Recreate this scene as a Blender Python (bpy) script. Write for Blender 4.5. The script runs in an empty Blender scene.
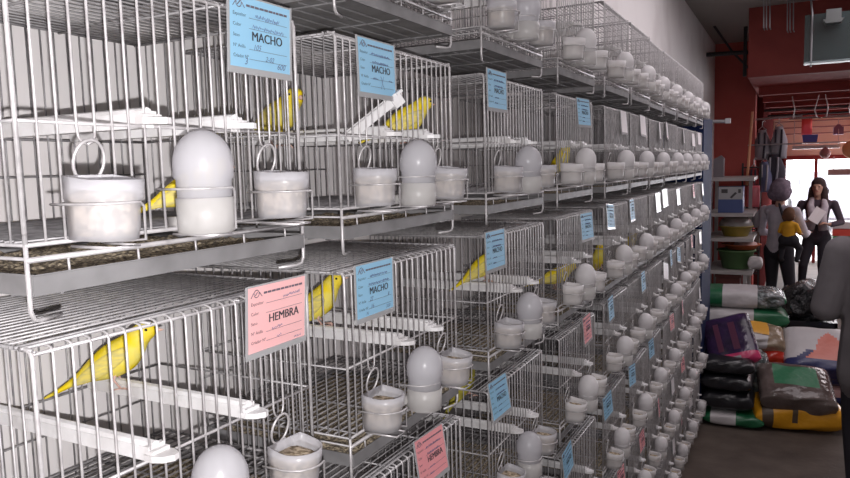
import bpy, math, random
import numpy as np
from mathutils import Vector, Matrix
S = bpy.context.scene
COL = S.collection
PI = math.pi
rnd = random.Random(7)

# ------------------------------------------------------------------ helpers
class MB:
    def __init__(s): s.v = []; s.f = []; s.m = []; s.cur = 0
    def face(s, idx): s.f.append(tuple(idx)); s.m.append(s.cur)
    def box(s, x0, x1, y0, y1, z0, z1):
        b = len(s.v)
        s.v += [(x0,y0,z0),(x1,y0,z0),(x1,y1,z0),(x0,y1,z0),(x0,y0,z1),(x1,y0,z1),(x1,y1,z1),(x0,y1,z1)]
        for q in ((0,3,2,1),(4,5,6,7),(0,1,5,4),(1,2,6,5),(2,3,7,6),(3,0,4,7)): s.face([b+i for i in q])
        return s
    def tube(s, pts, r, n=6, cap=True, closed=False):
        P = [Vector(p) for p in pts]; k = len(P)
        rr = r if isinstance(r, (list, tuple)) else [r]*k
        b = len(s.v); prev = None
        for i in range(k):
            if closed: t = (P[(i+1) % k]-P[i-1])
            else: t = (P[min(i+1,k-1)]-P[max(i-1,0)])
            t.normalize()
            if prev is None:
                a = Vector((0,0,1)) if abs(t.z) < .9 else Vector((1,0,0))
                u = t.cross(a).normalized()
            else:
                u = (prev - t*prev.dot(t)).normalized()
            prev = u; w = t.cross(u)
            for j in range(n):
                a = 2*PI*j/n
                s.v.append(tuple(P[i]+(u*math.cos(a)+w*math.sin(a))*rr[i]))
        for i in range(k if closed else k-1):
            i2 = (i+1) % k
            for j in range(n):
                j2 = (j+1) % n
                s.face((b+i*n+j, b+i*n+j2, b+i2*n+j2, b+i2*n+j))
        if cap and not closed:
            s.face([b+j for j in range(n)][::-1]); s.face([b+(k-1)*n+j for j in range(n)])
        return s
    def lathe(s, prof, cx=0, cy=0, n=24, cap=(True, True)):
        b = len(s.v)
        for r, z in prof:
            for j in range(n):
                a = 2*PI*j/n; s.v.append((cx+r*math.cos(a), cy+r*math.sin(a), z))
        for i in range(len(prof)-1):
            for j in range(n):
                j2 = (j+1) % n
                s.face((b+i*n+j, b+i*n+j2, b+(i+1)*n+j2, b+(i+1)*n+j))
        if cap[0]: s.face([b+j for j in range(n)][::-1])
        if cap[1]: s.face([b+(len(prof)-1)*n+j for j in range(n)])
        return s
    def rings(s, rings, cap=True):
        b = len(s.v); n = len(rings[0])
        for R in rings: s.v += [tuple(p) for p in R]
        for i in range(len(rings)-1):
            for j in range(n):
                j2 = (j+1) % n
                s.face((b+i*n+j, b+i*n+j2, b+(i+1)*n+j2, b+(i+1)*n+j))
        if cap:
            s.face([b+j for j in range(n)][::-1]); s.face([b+(len(rings)-1)*n+j for j in range(n)])
        return s
    def prism(s, poly, axis, a, b_):
        def P(u, v, w): return {'x':(w,u,v),'y':(u,w,v),'z':(u,v,w)}[axis]
        b = len(s.v); n = len(poly)
        s.v += [P(u,v,a) for u,v in poly]+[P(u,v,b_) for u,v in poly]
        s.face(range(b,b+n)); s.face(list(range(b+n,b+2*n))[::-1])
        for j in range(n):
            j2=(j+1)%n; s.face((b+j,b+j2,b+n+j2,b+n+j))
        return s
    def capsule(s, p0, p1, r0, r1, flat=None, n=14):
        p0=Vector(p0); p1=Vector(p1); t=p1-p0; L=t.length
        t = t/L if L>1e-6 else Vector((0,0,1))
        a=Vector((0,0,1)) if abs(t.z)<.9 else Vector((1,0,0))
        u=t.cross(a).normalized(); w=t.cross(u)
        R=[]
        for i in range(5): 
            e=-PI/2+PI/2*(i+.15)/5; R.append((p0+t*(r0*math.sin(e)), r0*math.cos(e)))
        m=max(2,int(L/.04))
        for i in range(m+1):
            q=i/m; R.append((p0.lerp(p1,q), r0+(r1-r0)*q))
        for i in range(5):
            e=PI/2*(i+.85)/5; R.append((p1+t*(r1*math.sin(e)), r1*math.cos(e)))
        rings=[]
        for c,r in R:
            ring=[]
            for j in range(n):
                A=2*PI*j/n; off=(u*math.cos(A)+w*math.sin(A))*r
                if flat:
                    d=Vector(flat[0]).normalized(); off=off-d*off.dot(d)*(1-flat[1])
                ring.append(c+off)
            rings.append(ring)
        return s.rings(rings)
    def mesh(s, name, mats, smooth=False):
        me=bpy.data.meshes.new(name); me.from_pydata([tuple(p) for p in s.v],[],s.f)
        for m in (mats if isinstance(mats,(list,tuple)) else [mats]): me.materials.append(m)
        me.polygons.foreach_set('material_index', s.m)
        if smooth: me.polygons.foreach_set('use_smooth',[True]*len(s.f))
        me.update(); return me
    def build(s, name, mats, parent=None, smooth=False):
        o=bpy.data.objects.new(name, s.mesh(name,mats,smooth)); COL.objects.link(o)
        if parent is not None: o.parent=parent
        return o

def tag(o,label=None,cat=None,group=None,kind=None):
    if label: o['label']=label
    if cat: o['category']=cat
    if group: o['group']=group
    if kind: o['kind']=kind
    return o
def empty(name,loc=(0,0,0),rz=0,label=None,cat=None,group=None):
    o=bpy.data.objects.new(name,None); COL.objects.link(o); o.empty_display_size=.05
    o.location=loc; o.rotation_euler=(0,0,rz); return tag(o,label,cat,group)
def copy_tree(o,parent=None):
    c=o.copy(); COL.objects.link(c); c.parent=parent
    for ch in list(o.children): copy_tree(ch,c)
    return c
def copy_thing(o,loc,rot=(0,0,0),label=None,cat=None,group=None):
    c=copy_tree(o); c.location=loc; c.rotation_euler=rot
    return tag(c,label,cat,group)

# ------------------------------------------------------------------ materials
def mat(name, col, rough=.5, metal=0., noise=None, spec=.5, bump=None, trans=0., alpha=1., emit=None, sheen=0):
    m=bpy.data.materials.new(name); m.use_nodes=True
    nt=m.node_tree; b=nt.nodes['Principled BSDF']
    b.inputs['Base Color'].default_value=(*col,1); b.inputs['Roughness'].default_value=rough
    b.inputs['Metallic'].default_value=metal; b.inputs['Specular IOR Level'].default_value=spec
    b.inputs['Transmission Weight'].default_value=trans; b.inputs['Alpha'].default_value=alpha
    if emit: b.inputs['Emission Color'].default_value=(*emit[:3],1); b.inputs['Emission Strength'].default_value=emit[3]
    if noise:
        col2,scale,lo,hi=noise[:4]
        tc=nt.nodes.new('ShaderNodeTexCoord'); n=nt.nodes.new('ShaderNodeTexNoise'); n.inputs['Scale'].default_value=scale; n.inputs['Detail'].default_value=6
        r=nt.nodes.new('ShaderNodeValToRGB'); r.color_ramp.elements[0].position=lo; r.color_ramp.elements[1].position=hi
        r.color_ramp.elements[0].color=(*col2,1); r.color_ramp.elements[1].color=(*col,1)
        if len(noise)>4:
            mp=nt.nodes.new('ShaderNodeMapping'); mp.inputs['Scale'].default_value=noise[4]
            nt.links.new(tc.outputs['Object'],mp.inputs['Vector']); nt.links.new(mp.outputs['Vector'],n.inputs['Vector'])
        else: nt.links.new(tc.outputs['Object'],n.inputs['Vector'])
        nt.links.new(n.outputs['Fac'],r.inputs['Fac']); nt.links.new(r.outputs['Color'],b.inputs['Base Color'])
    if bump:
        n2=nt.nodes.new('ShaderNodeTexNoise'); n2.inputs['Scale'].default_value=bump[0]; n2.inputs['Detail'].default_value=4
        tc2=nt.nodes.new('ShaderNodeTexCoord'); nt.links.new(tc2.outputs['Object'],n2.inputs['Vector'])
        bp=nt.nodes.new('ShaderNodeBump'); bp.inputs['Strength'].default_value=bump[1]; bp.inputs['Distance'].default_value=bump[2] if len(bump)>2 else .01
        nt.links.new(n2.outputs['Fac'],bp.inputs['Height']); nt.links.new(bp.outputs['Normal'],b.inputs['Normal'])
    return m
def plastic(name,col,clear=.25,rough=.3):
    m=bpy.data.materials.new(name); m.use_nodes=True; nt=m.node_tree
    for n in list(nt.nodes): nt.nodes.remove(n)
    out=nt.nodes.new('ShaderNodeOutputMaterial'); b=nt.nodes.new('ShaderNodeBsdfPrincipled')
    b.inputs['Base Color'].default_value=(*col,1); b.inputs['Roughness'].default_value=rough
    tl=nt.nodes.new('ShaderNodeBsdfTranslucent'); tl.inputs['Color'].default_value=(*col,1)
    tr=nt.nodes.new('ShaderNodeBsdfTransparent'); tr.inputs['Color'].default_value=(.95,.95,.97,1)
    m1=nt.nodes.new('ShaderNodeMixShader'); m1.inputs[0].default_value=.25
    m2=nt.nodes.new('ShaderNodeMixShader'); m2.inputs[0].default_value=clear
    nt.links.new(b.outputs[0],m1.inputs[1]); nt.links.new(tl.outputs[0],m1.inputs[2])
    nt.links.new(m1.outputs[0],m2.inputs[1]); nt.links.new(tr.outputs[0],m2.inputs[2]); nt.links.new(m2.outputs[0],out.inputs[0])
    return m

M={}
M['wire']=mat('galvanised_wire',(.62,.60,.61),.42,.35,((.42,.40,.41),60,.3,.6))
M['wire_mid']=mat('grey_wire',(.46,.445,.455),.48,.3,((.30,.29,.30),60,.3,.6))  # same wire toned down for shade on sides and roof
M['wire_dark']=mat('dull_wire',(.36,.35,.36),.55,.3,((.2,.19,.2),45,.35,.6))  # same wire, darkest tone, for shade inside the cages
M['tray']=mat('galvanised_sheet',(.27,.265,.272),.55,.12,((.18,.175,.18),16,.35,.65))
M['grime']=mat('soiled_sheet',(.20,.18,.17),.85,0,((.09,.08,.075),30,.35,.65))
M['litter']=mat('seed_litter',(.50,.42,.30),.95,0,((.13,.11,.09),230,.42,.62),.2,(220,.8,.004))
M['perch']=mat('white_perch_plastic',(.80,.79,.80),.4,0,((.62,.60,.60),20,.3,.55))
M['plastic']=plastic('translucent_plastic',(.76,.75,.785),.42)
M['plastic_dull']=plastic('dull_translucent_plastic',(.90,.88,.89),.16,.45)  # same plastic, paler and more solid so distant feeders look better lit
M['trough']=plastic('cloudy_trough_plastic',(.80,.78,.76),.42,.35)
M['seed']=mat('canary_seed',(.62,.51,.38),.9,0,((.22,.17,.11),150,.42,.58),.2,(180,.6,.003))
M['blue']=mat('blue_card',(.31,.58,.79),.55,0,((.27,.53,.74),8,.3,.7))
M['pink']=mat('pink_card',(.86,.36,.38),.55,0,((.78,.30,.33),8,.3,.7))
M['palepink']=mat('pale_pink_card',(.90,.52,.52),.55,0,((.84,.46,.47),8,.3,.7))
M['whitecard']=mat('pale_card',(.80,.78,.80),.35,0,((.72,.68,.70),8,.3,.7))  # whiteness painted in for window glare on distant cards
M['sleeve']=plastic('clear_sleeve',(.62,.62,.63),.35,.2)
M['ink']=mat('black_ink',(.03,.03,.04),.7)
M['pen']=mat('pen_ink',(.10,.12,.22),.7)
M['inkgrey']=mat('grey_ink',(.13,.11,.14),.7)
M['yellow']=mat('canary_yellow',(.90,.68,.015),.8,0,((.82,.74,.22),40,.3,.6),.2)
M['yellow_wing']=mat('canary_wing',(.80,.66,.16),.8,0,((.60,.52,.20),60,.35,.6,(1,1,4)),.2)
M['olive']=mat('greenish_yellow',(.48,.42,.05),.8,0,((.26,.23,.05),50,.35,.6),.2)
M['beak']=mat('bird_beak',(.75,.50,.40),.5)
M['eye']=mat('bird_eye',(.01,.01,.01),.2)
M['leg']=mat('bird_leg',(.62,.40,.34),.6)

# ------------------------------------------------------------------ camera
f=701.678; yaw=.485; pitch=-.101; roll=-.026
CAMP=Vector((.5353,-.338,1.79))
cy,sy,cp,sp=math.cos(yaw),math.sin(yaw),math.cos(pitch),math.sin(pitch)
F=Vector((-sy*cp,cy*cp,sp)); R=Vector((cy,sy,0)); U=R.cross(F)
R2=R*math.cos(roll)+U*math.sin(roll); U2=-R*math.sin(roll)+U*math.cos(roll)
cd=bpy.data.cameras.new('camera'); cam=bpy.data.objects.new('camera',cd); COL.objects.link(cam)
cd.sensor_width=36; cd.lens=f*36/850; cd.clip_start=.02; cd.clip_end=200
mw=Matrix(((R2.x,U2.x,-F.x,CAMP.x),(R2.y,U2.y,-F.y,CAMP.y),(R2.z,U2.z,-F.z,CAMP.z),(0,0,0,1)))
cam.matrix_world=mw; S.camera=cam
def seen(p,margin=0):
    d=Vector(p)-CAMP; z=d.dot(F)
    if z<.05: return False
    x=425+f*d.dot(R2)/z; y=239-f*d.dot(U2)/z
    return -margin<x<850+margin and -margin<y<478+margin

# ------------------------------------------------------------------ setting
M['wallwhite']=mat('white_painted_wall',(.74,.71,.71),.8,0,((.62,.58,.58),2.2,.3,.55),.2)
M['floor']=mat('brown_concrete_floor',(.115,.09,.075),.8,0,((.07,.053,.045),5,.3,.7),.3,(30,.2,.01))
M['ceil']=mat('dim_ceiling',(.33,.31,.29),.9)
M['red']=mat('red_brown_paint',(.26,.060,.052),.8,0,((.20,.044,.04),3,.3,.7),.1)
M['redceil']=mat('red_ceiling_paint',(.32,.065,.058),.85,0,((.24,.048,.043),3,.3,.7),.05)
M['redpillar']=mat('brick_red_paint',(.46,.11,.095),.85,0,((.38,.085,.075),3,.3,.7),.1)  # brighter red in place of lamplight on the pilaster
M['peach']=mat('peach_wall',(.84,.64,.48),.8,0,((.78,.58,.44),2,.3,.7))
M['steel']=mat('grey_steel',(.42,.41,.43),.4,.6)
M['dark']=mat('near_black',(.025,.022,.024),.6)
M['bluepanel']=mat('dark_blue_panel',(.012,.024,.09),.75,0,((.009,.018,.065),6,.3,.7),.15)
M['cream']=mat('cream_trim',(.55,.50,.48),.6)
M['glass']=bpy.data.materials.new('clear_glass'); M['glass'].use_nodes=True
def glassmat(m,col,fac):
    nt=m.node_tree
    for n in list(nt.nodes): nt.nodes.remove(n)
    o=nt.nodes.new('ShaderNodeOutputMaterial'); t=nt.nodes.new('ShaderNodeBsdfTransparent'); t.inputs[0].default_value=(*col,1)
    g=nt.nodes.new('ShaderNodeBsdfGlossy'); g.inputs['Roughness'].default_value=.03; x=nt.nodes.new('ShaderNodeMixShader'); x.inputs[0].default_value=fac
    nt.links.new(t.outputs[0],x.inputs[1]); nt.links.new(g.outputs[0],x.inputs[2]); nt.links.new(x.outputs[0],o.inputs[0])
glassmat(M['glass'],(.97,.98,.98),.05)
M['tealglass']=bpy.data.materials.new('teal_glass'); M['tealglass'].use_nodes=True; glassmat(M['tealglass'],(.40,.62,.62),.02); M['tealglass']=plastic('teal_glass_sheet',(.07,.115,.115),.45,.5)
def struct(name,mb,m): return tag(mb.build(name,m),None,None,None,'structure')

struct('floor',MB().box(-.6,4.2,-3.2,13.6,-.1,0),M['floor'])
struct('wall_left',MB().box(-.42,-.30,-3.2,8.9,1.30,3.2),M['wallwhite'])
struct('wall_left_lower',MB().box(-.42,-.30,-3.2,8.9,0,1.30),mat('grey_dado_paint',(.30,.285,.285),.8,0,((.22,.205,.205),2.5,.3,.6),.2))  # lower wall coloured darker to carry the shade inside the cages
struct('wall_back',MB().box(-.42,4.2,-3.3,-3.2,0,3.2),M['wallwhite'])
struct('wall_right',MB().box(4.1,4.2,-3.2,13.6,0,3.2),M['wallwhite'])
struct('ceiling',MB().box(-.6,4.2,-3.2,13.6,3.11,3.25),M['ceil'])
# red pilaster against the wall, red side wall beyond it and the mezzanine
struct('wall_pillar',MB().box(-.34,.13,8.5,8.9,0,3.11),M['redpillar'])
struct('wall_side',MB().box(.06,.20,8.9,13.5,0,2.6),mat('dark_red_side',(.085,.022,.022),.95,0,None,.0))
mz=MB(); mz.box(.15,4.1,6.6,6.72,2.51,3.11); struct('wall_mezzanine',mz,M['red'])
struct('ceiling_mezzanine',MB().box(.15,4.1,6.72,13.5,2.51,2.60),M['redceil'])
jb=MB()
for y in (7.6,8.6,9.6,10.6,11.6,12.6): jb.box(.2,4.1,y,y+.10,2.43,2.51)
struct('trim_1',jb,M['redceil'])
# shop front
bw=MB(); bw.box(.06,4.2,13.3,13.42,1.80,2.6); struct('wall_front_jamb',MB().box(.06,.37,13.25,13.42,0,1.80),mat('dark_jamb',(.05,.022,.024),.95,0,None,.0)); struct('wall_front',bw,M['peach'])
wf=MB(); wf.box(.37,4.1,13.27,13.36,1.76,1.83)
for x in (.86,1.9,2.9): wf.box(x-.025,x+.025,13.28,13.35,0,1.76)
wf.box(.37,.41,13.28,13.35,0,1.76)
fr=tag(wf.build('window_1',M['redceil']),None,None,None,'structure')
gl=MB(); gl.box(.41,4.1,13.31,13.32,.02,1.76); gl.build('window_glass',M['glass'],fr)
struct('ground_outside',MB().box(-30,40,13.6,60,-.12,-.02),mat('pale_pavement',(.75,.72,.72),.8,0,((.65,.62,.62),.6,.3,.7)))

# blue board closing the end of the cage bank with its pale post
bp=MB(); bp.box(-.27,0,4.66,5.22,0,2.08)
o=bp.build('end_board',M['bluepanel']); tag(o,'dark blue upright board standing past the end of the cage bank','board')

# ------------------------------------------------------------------ bird cage
W,D,H=.352,.27,.272
NW=20; STEP=W/NW
RING_Y=(3.5*.0176,16.5*.0176)
def make_cage():
    root=empty('bird_cage')
    fr=MB()
    for i in range(NW+1):
        y=i*STEP; corner=i in (0,NW); r=.0021 if corner else .00125
        zb=.041; near=[q for q in RING_Y if abs(q-y)<.0115]
        top=[(0,y,H-.006),(-.0018,y,H-.0018),(-.006,y,H),(-.016,y,H)]
        if near:
            q=near[0]
            fr.tube([(0,y,.093),(0,y,.041)],r,6)
            fr.tube([(0,q,.1215),(0,q+(y-q)*.5,.1228),(0,q+(y-q)*.88,.1275),(0,y,.135),(0,y,.142)]+top,r,6)
        else:
            fr.tube([(0,y,zb)]+top,r,6)
        if corner:
            s=1 if i==0 else -1
            fr.tube([(0,y,.05),(0,y,-.012),(-.001,y+s*.003,-.019),(-.004,y+s*.010,-.021),(-.012,y+s*.034,-.021)],r,6)
    for z,r,x in ((.139,.0017,-.002),(.041,.0021,0),(.029,.0026,.001),(H-.004,.0018,-.002)):
        fr.tube([(x,-.001,z),(x,W+.001,z)],r,6)
    for i in range(2,NW,4): fr.tube([(.001,i*STEP,.029),(.002,i*STEP,.014)],.0012,5)
    for q in RING_Y:
        fr.tube([(.001+.004*math.cos(a),q+.0150*math.sin(a),.107+.018*math.cos(a)) for a in [2*PI*j/20 for j in range(20)]],.0015,6,closed=True)
    fr.build('front_grille',M['wire'],root,True)
    def side(y):
        s=MB(); n=int(D/.0178)
        for i in range(1,n+1):
            x=-D*i/n; s.tube([(x,y,.020 if i%4==0 else .040),(x,y,H)],.00105,5)
        for z,r in ((.139,.0015),(.041,.0018),(H,.0018),(.030,.0016)): s.tube([(0,y,z),(-D,y,z)],r,5)
        return s
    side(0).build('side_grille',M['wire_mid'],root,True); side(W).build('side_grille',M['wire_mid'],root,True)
    b=MB()
    for i in range(NW+1): b.tube([(-D,i*STEP,.03),(-D,i*STEP,H)],.0012,5)
    for z,r in ((.139,.0015),(.041,.002),(H,.0018),(.095,.0012)): b.tube([(-D,0,z),(-D,W,z)],r,5)
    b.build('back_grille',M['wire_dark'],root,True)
    t=MB(); n=20
    for i in range(1,n): t.tube([(-D*i/n,-.002,H),(-D*i/n,W+.002,H)],.0012,5)
    for x in (-.010,-.018): t.tube([(x,-.003,H+.001),(x,W+.003,H+.001)],.0017,6)
    for y in (.003,W*.33,W*.67,W-.003): t.tube([(0,y,H-.002),(-D,y,H-.002)],.0015,5)
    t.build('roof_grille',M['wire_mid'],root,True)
    g=MB()
    for i in range(1,n): g.tube([(-D*i/n,0,.043),(-D*i/n,W,.043)],.0012,5)
    for y in (.02,W*.33,W*.67,W-.02): g.tube([(0,y,.041),(-D,y,.041)],.0014,5)
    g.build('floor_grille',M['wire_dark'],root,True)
    tr=MB(); 
    tr.box(-D+.002,.003,.003,W-.003,.0,.0015)
    tr.box(.0015,.0035,.002,W-.002,.0,.0165); tr.box(-D+.002,-D+.004,.003,W-.003,0,.018)
    tr.box(-D,.003,.0015,.003,0,.0175); tr.box(-D,.003,W-.003,W-.0015,0,.0175)
    tr.tube([(.0035,.002,.0165),(.0035,W-.002,.0165)],.0009,6)
    for y in (.03,W*.5,W-.03): tr.tube([(-.002,y,-.0015),(-D,y,-.0015)],.0014,5)
    for i in range(1,9): tr.tube([(-D*i/9,.004,-.0012),(-D*i/9,W-.004,-.0012)],.0012,5)
    tr.build('tray',M['tray'],root)
    li=MB(); nx,ny=26,34; b0=len(li.v)
    rr=random.Random(3)
    for i in range(nx+1):
        for j in range(ny+1):
            li.v.append((-.006-(D-.014)*i/nx,.006+(W-.012)*j/ny,.006+.007*rr.random()))
    for i in range(nx):
        for j in range(ny):
            a=b0+i*(ny+1)+j; li.face((a,a+1,a+ny+2,a+ny+1))
    li.build('seed_litter',M['litter'],root)
    for y in (.137,.250):
        p=MB(); p.box(-D+.004,.0,y-.0065,y+.0065,.1375,.1515); 
        p.tube([(-D+.004,y,.1515),(0,y,.1515)],.0055,8)
        pc=p.build('perch',M['perch'],root)
        c=MB(); c.prism([(-.003,y-.012),(.008,y-.0125),(.018,y-.008),(.024,y+.001),(.022,y+.008),(.012,y+.012),(-.003,y+.012)],'z',.1405,.1465)
        c.box(-.005,.001,y-.0095,y+.0095,.1405,.1535); c.box(.002,.007,y-.0105,y+.0105,.146,.150)
        c.build('perch_clip',M['perch'],pc)
    for yc,rr_,zt in ((.055,.0295,.072),(.164,.0300,.080),(.290,.0295,.072)):
        h=MB(); pts=[(.0,yc-rr_,zt)]
        for j in range(9):
            a=-PI/2+PI*j/8; pts.append((.027+rr_*math.cos(a),yc+rr_*math.sin(a),zt))
        h.tube([(-.002,yc-rr_,zt)]+pts[1:6]+[pts[6],(pts[7][0],pts[7][1],zt-.004),(pts[7][0],pts[7][1],.040),(.004,pts[8][1]-.004,.036)],.0013,6)
        h.tube([(0,yc+rr_+.002,.060),(.02,yc+rr_+.001,.060),(.026,yc+rr_,.056),(.027,yc+rr_,.040),(.004,yc+rr_-.002,.035)],.0013,6)
        h.tube([(0,yc-.015,.036),(.05,yc-.012,.0355),(.05,yc+.012,.0355),(0,yc+.015,.036)],.0013,6)
        h.build('feeder_holder',M['wire'],root,True)
    return root

YK=[0.0,.442,.9378,1.4177,1.9053,2.307,2.6944,3.0728,3.4667,3.8605,4.2553]
ZR=[z+1.79 for z in (.2279,-.0929,-.4111,-.7276,-1.0544,-1.3708,-1.6933)]
TIER=['top','second','third','fourth','fifth','sixth','seventh']
FROM=['eleventh','tenth','ninth','eighth','seventh','sixth','fifth','fourth','third','second','last']
def spot(r,k):
    return f"{TIER[r]} tier, {'the very last at far end' if k==10 else FROM[k]+' from far end'}"
def cell_seen(r,k,margin=40):
    y,z=YK[k],ZR[r]
    return any(seen((x,yy,zz),margin) for x in (0.05,-.27) for yy in (y,y+W/2,y+W) for zz in (z-.02,z+.14,z+.27))
OFF={}
for r in range(7):
    for k in range(11):
        OFF[r,k]=(rnd.uniform(-.004,.004),rnd.uniform(-.004,.004),rnd.uniform(-.0015,.0015),rnd.uniform(-.012,.012))
OFF[1,0]=(0,.002,-.001,0); OFF[2,0]=(0,0,.002,-.01); OFF[1,1]=(0,-.002,0,.01); OFF[2,1]=(0,-.002,.0,.005); OFF[2,2]=(0,0,0,0)
BIRDS_IN={(1,0),(1,1),(2,0),(2,1),(2,2),(2,3),(2,4),(2,5),(1,3),(3,2)}
cage0=None; CAGES=[]
def cl(r,k,p):
    ox,oy,oz,rz=OFF[r,k]; v=Matrix.Rotation(rz,4,'Z')@Vector(p)
    return (ox+v.x,YK[k]+oy+v.y,ZR[r]+oz+v.z)
for r in range(7):
    for k in range(11):
        ox,oy,oz,rz=OFF[r,k]
        what='cage holding a canary' if (r,k) in BIRDS_IN else 'bird cage'
        lab=f"grey wire {what}, {spot(r,k)}"
        if cage0 is None: cage0=make_cage(); c=cage0
        else: c=copy_tree(cage0)
        c.location=(ox,YK[k]+oy,ZR[r]+oz); c.rotation_euler=(0,0,rz)
        tag(c,lab,'cage','wire cages stacked along the wall'); CAGES.append((r,k))
        pcs=[q for q in c.children if q.name.startswith('perch')]
        for q_,pc_ in enumerate(pcs): pc_.location.y=rnd.uniform(-.012,.012)
        if (r,k)==(2,0): pcs[0].location.y=-.024; pcs[1].location.y=-.010
        if (r,k)==(2,1): pcs[0].location.y=.012; pcs[1].location.y=0
# steel runners under the bottom tier and wall rails carrying the tiers
rb=MB()
for x in (-.235,-.035): rb.box(x-.015,x+.015,-.1,4.62,.040,.0745)
for y in (.0,1.2,2.4,3.6,4.58):
    for x in (-.235,-.035): rb.box(x-.012,x+.012,y-.012,y+.012,0,.042)
tag(rb.build('cage_stand',M['steel']),'low grey steel stand beneath the bottom tier of cages','stand')

# ------------------------------------------------------------------ feeders
def cup_mesh(flip=False):
    def outline(sc,z,lift):
        o=[]
        for j in range(13):
            a=-PI/2+PI*j/12; o.append((.025+.0275*sc*math.cos(a)-(1-sc)*.01,.0272*sc*math.sin(a)))
        o+= [(.014,.0272*sc),(.003,.0264*sc),(.003,.010*sc),(.003,-.010*sc),(.003,-.0264*sc),(.014,-.0272*sc)]
        return [(x,y,z+lift*max(0,(.030-x)/.027)) for x,y in o]
    m=MB()
    m.rings([outline(.86,.042,0),outline(.90,.053,0),outline(.925,.0735,0),outline(1.0,.0765,0),outline(1.03,.0925,.003)],cap=False)
    m.rings([outline(.985,.0925,.003),outline(.965,.084,.002)],cap=False)
    a=len(m.v); 
    # rim strip and bottom
    n=19; s0=4*n; s1=5*n
    for j in range(n):
        j2=(j+1)%n; m.face((s0+j,s0+j2,s1+j2,s1+j))
    m.face(list(range(0,n))[::-1])
    fill=MB(); fill.rings([outline(.80,.046,0),outline(.86,.070,0),outline(.82,.080,0),outline(.4,.083,0)])
    return m.mesh('seed_cup',M['plastic'],True),fill.mesh('seed_fill',M['seed'],True)
cupm,fillm=cup_mesh()
cupm_d=cupm.copy(); cupm_d.materials[0]=M['plastic_dull']
def drinker_meshes():
    m=MB(); pr=[(.0255,.066),(.0262,.088),(.0281,.0905),(.0284,.103)]
    for j in range(1,9):
        a=PI/2*j/8.3; pr.append((.0284*math.cos(a),.103+.033*math.sin(a)))
    m.lathe(pr,.030,0,24); t=MB(); t.lathe([(.0225,.036),(.0268,.038),(.0275,.0705),(.0262,.071),(.0258,.067)],.030,0,24,(True,True))
    # little drinking lip reaching into the cage
    t.box(-.012,.010,-.010,.010,.038,.052)
    return m.mesh('drinker_dome',M['plastic'],True),t.mesh('water_trough',M['trough'],True)
domem,troughm=drinker_meshes()
domem_d=domem.copy(); domem_d.materials[0]=M['plastic_dull']
def put_cup(r,k,yc,where):
    p=cl(r,k,(0,yc,0))
    if not seen((p[0]+.03,p[1],p[2]+.06),25): return
    near=(r,k) in ((1,0),(1,1),(2,0),(2,1))
    o=bpy.data.objects.new('seed_cup',cupm if near or k<3 else cupm_d); COL.objects.link(o)
    o.location=p; o.rotation_euler=(0,rnd.uniform(-.03,.05),OFF[r,k][3]+rnd.uniform(-.12,.12))
    tag(o,f"translucent seed cup on {where} corner of cage, {spot(r,k)}",'seed cup','seed cups hung on the cages')
    fl=bpy.data.objects.new('seed_fill',fillm); COL.objects.link(fl); fl.parent=o
def put_drinker(r,k):
    p=cl(r,k,(0,.164,0))
    if not seen((p[0]+.03,p[1],p[2]+.085),45): return
    o=bpy.data.objects.new('water_drinker',domem if k<3 else domem_d); COL.objects.link(o)
    o.location=p; o.rotation_euler=(rnd.uniform(-.03,.03),rnd.uniform(-.02,.04),OFF[r,k][3])
    tag(o,f"dome water drinker on cage front, {spot(r,k)}",'drinker','dome drinkers hung on the cages')
    t=bpy.data.objects.new('water_trough',troughm); COL.objects.link(t); t.parent=o
for r,k in CAGES:
    put_cup(r,k,.055,'near'); put_drinker(r,k); put_cup(r,k,.290,'far')

# ------------------------------------------------------------------ record cards
CW,CH=.100,.074
def text_mesh(name,items,m):
    """items: (text,u,v,size,shear,bold) on a card whose plane is local y (across) and z (up), lettering facing +x"""
    vs=[];fs=[]
    for s,u,v,size,shear,bold in items:
        cu=bpy.data.curves.new('t','FONT'); cu.body=s; cu.size=1; cu.shear=shear; cu.offset=0; cu.resolution_u=3
        ob=bpy.data.objects.new('t',cu); COL.objects.link(ob)
        dg=bpy.context.evaluated_depsgraph_get(); me=bpy.data.meshes.new_from_object(ob.evaluated_get(dg))
        for du in ((-.00035,-.00012,.00012,.00035) if bold else (0,)):
            b=len(vs); vs+=[(.0006+du*.1,u+du+q.co.x*size,v+q.co.y*size) for q in me.vertices]; fs+=[tuple(b+i for i in p.vertices) for p in me.polygons]
        bpy.data.objects.remove(ob); bpy.data.curves.remove(cu); bpy.data.meshes.remove(me)
    me=bpy.data.meshes.new(name); me.from_pydata(vs,[],fs); me.materials.append(m); me.update(); return me
def scribble(items,name,m,r=.00028):
    mb=MB()
    for u0,v0,u1,v1,amp,seed in items:
        q=random.Random(seed); n=max(6,int(abs(u1-u0)/.0012)); pts=[]
        for i in range(n+1):
            t=i/n; pts.append((.0007,u0+(u1-u0)*t+q.uniform(-.0005,.0005),v0+(v1-v0)*t+amp*(1 if i%2 else -1)*q.uniform(.2,1)))
        mb.tube(pts,r,4)
    return mb.mesh(name,m)
FORM=[('Expositor',.005,.0535,.0052,0,0),('Color',.005,.0425,.0052,0,0),('Sexo',.005,.0315,.0052,0,0),('Nº Anilla',.005,.0205,.0052,0,0),('Criador Nº',.005,.0100,.0052,0,0)]
def dashes():
    mb=MB(); q=random.Random(5); u=.026
    while u<.092:
        w=q.uniform(.003,.007); mb.box(.0004,.0007,u,min(u+w,.094),.0645,.0668); u+=w+.0012
    for v in (.0530,.0420,.0200,.0095): mb.box(.0004,.0006,.030,.094,v,v+.0004)
    return mb
dash_me=dashes().mesh('printed_lines',M['inkgrey'])
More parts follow.
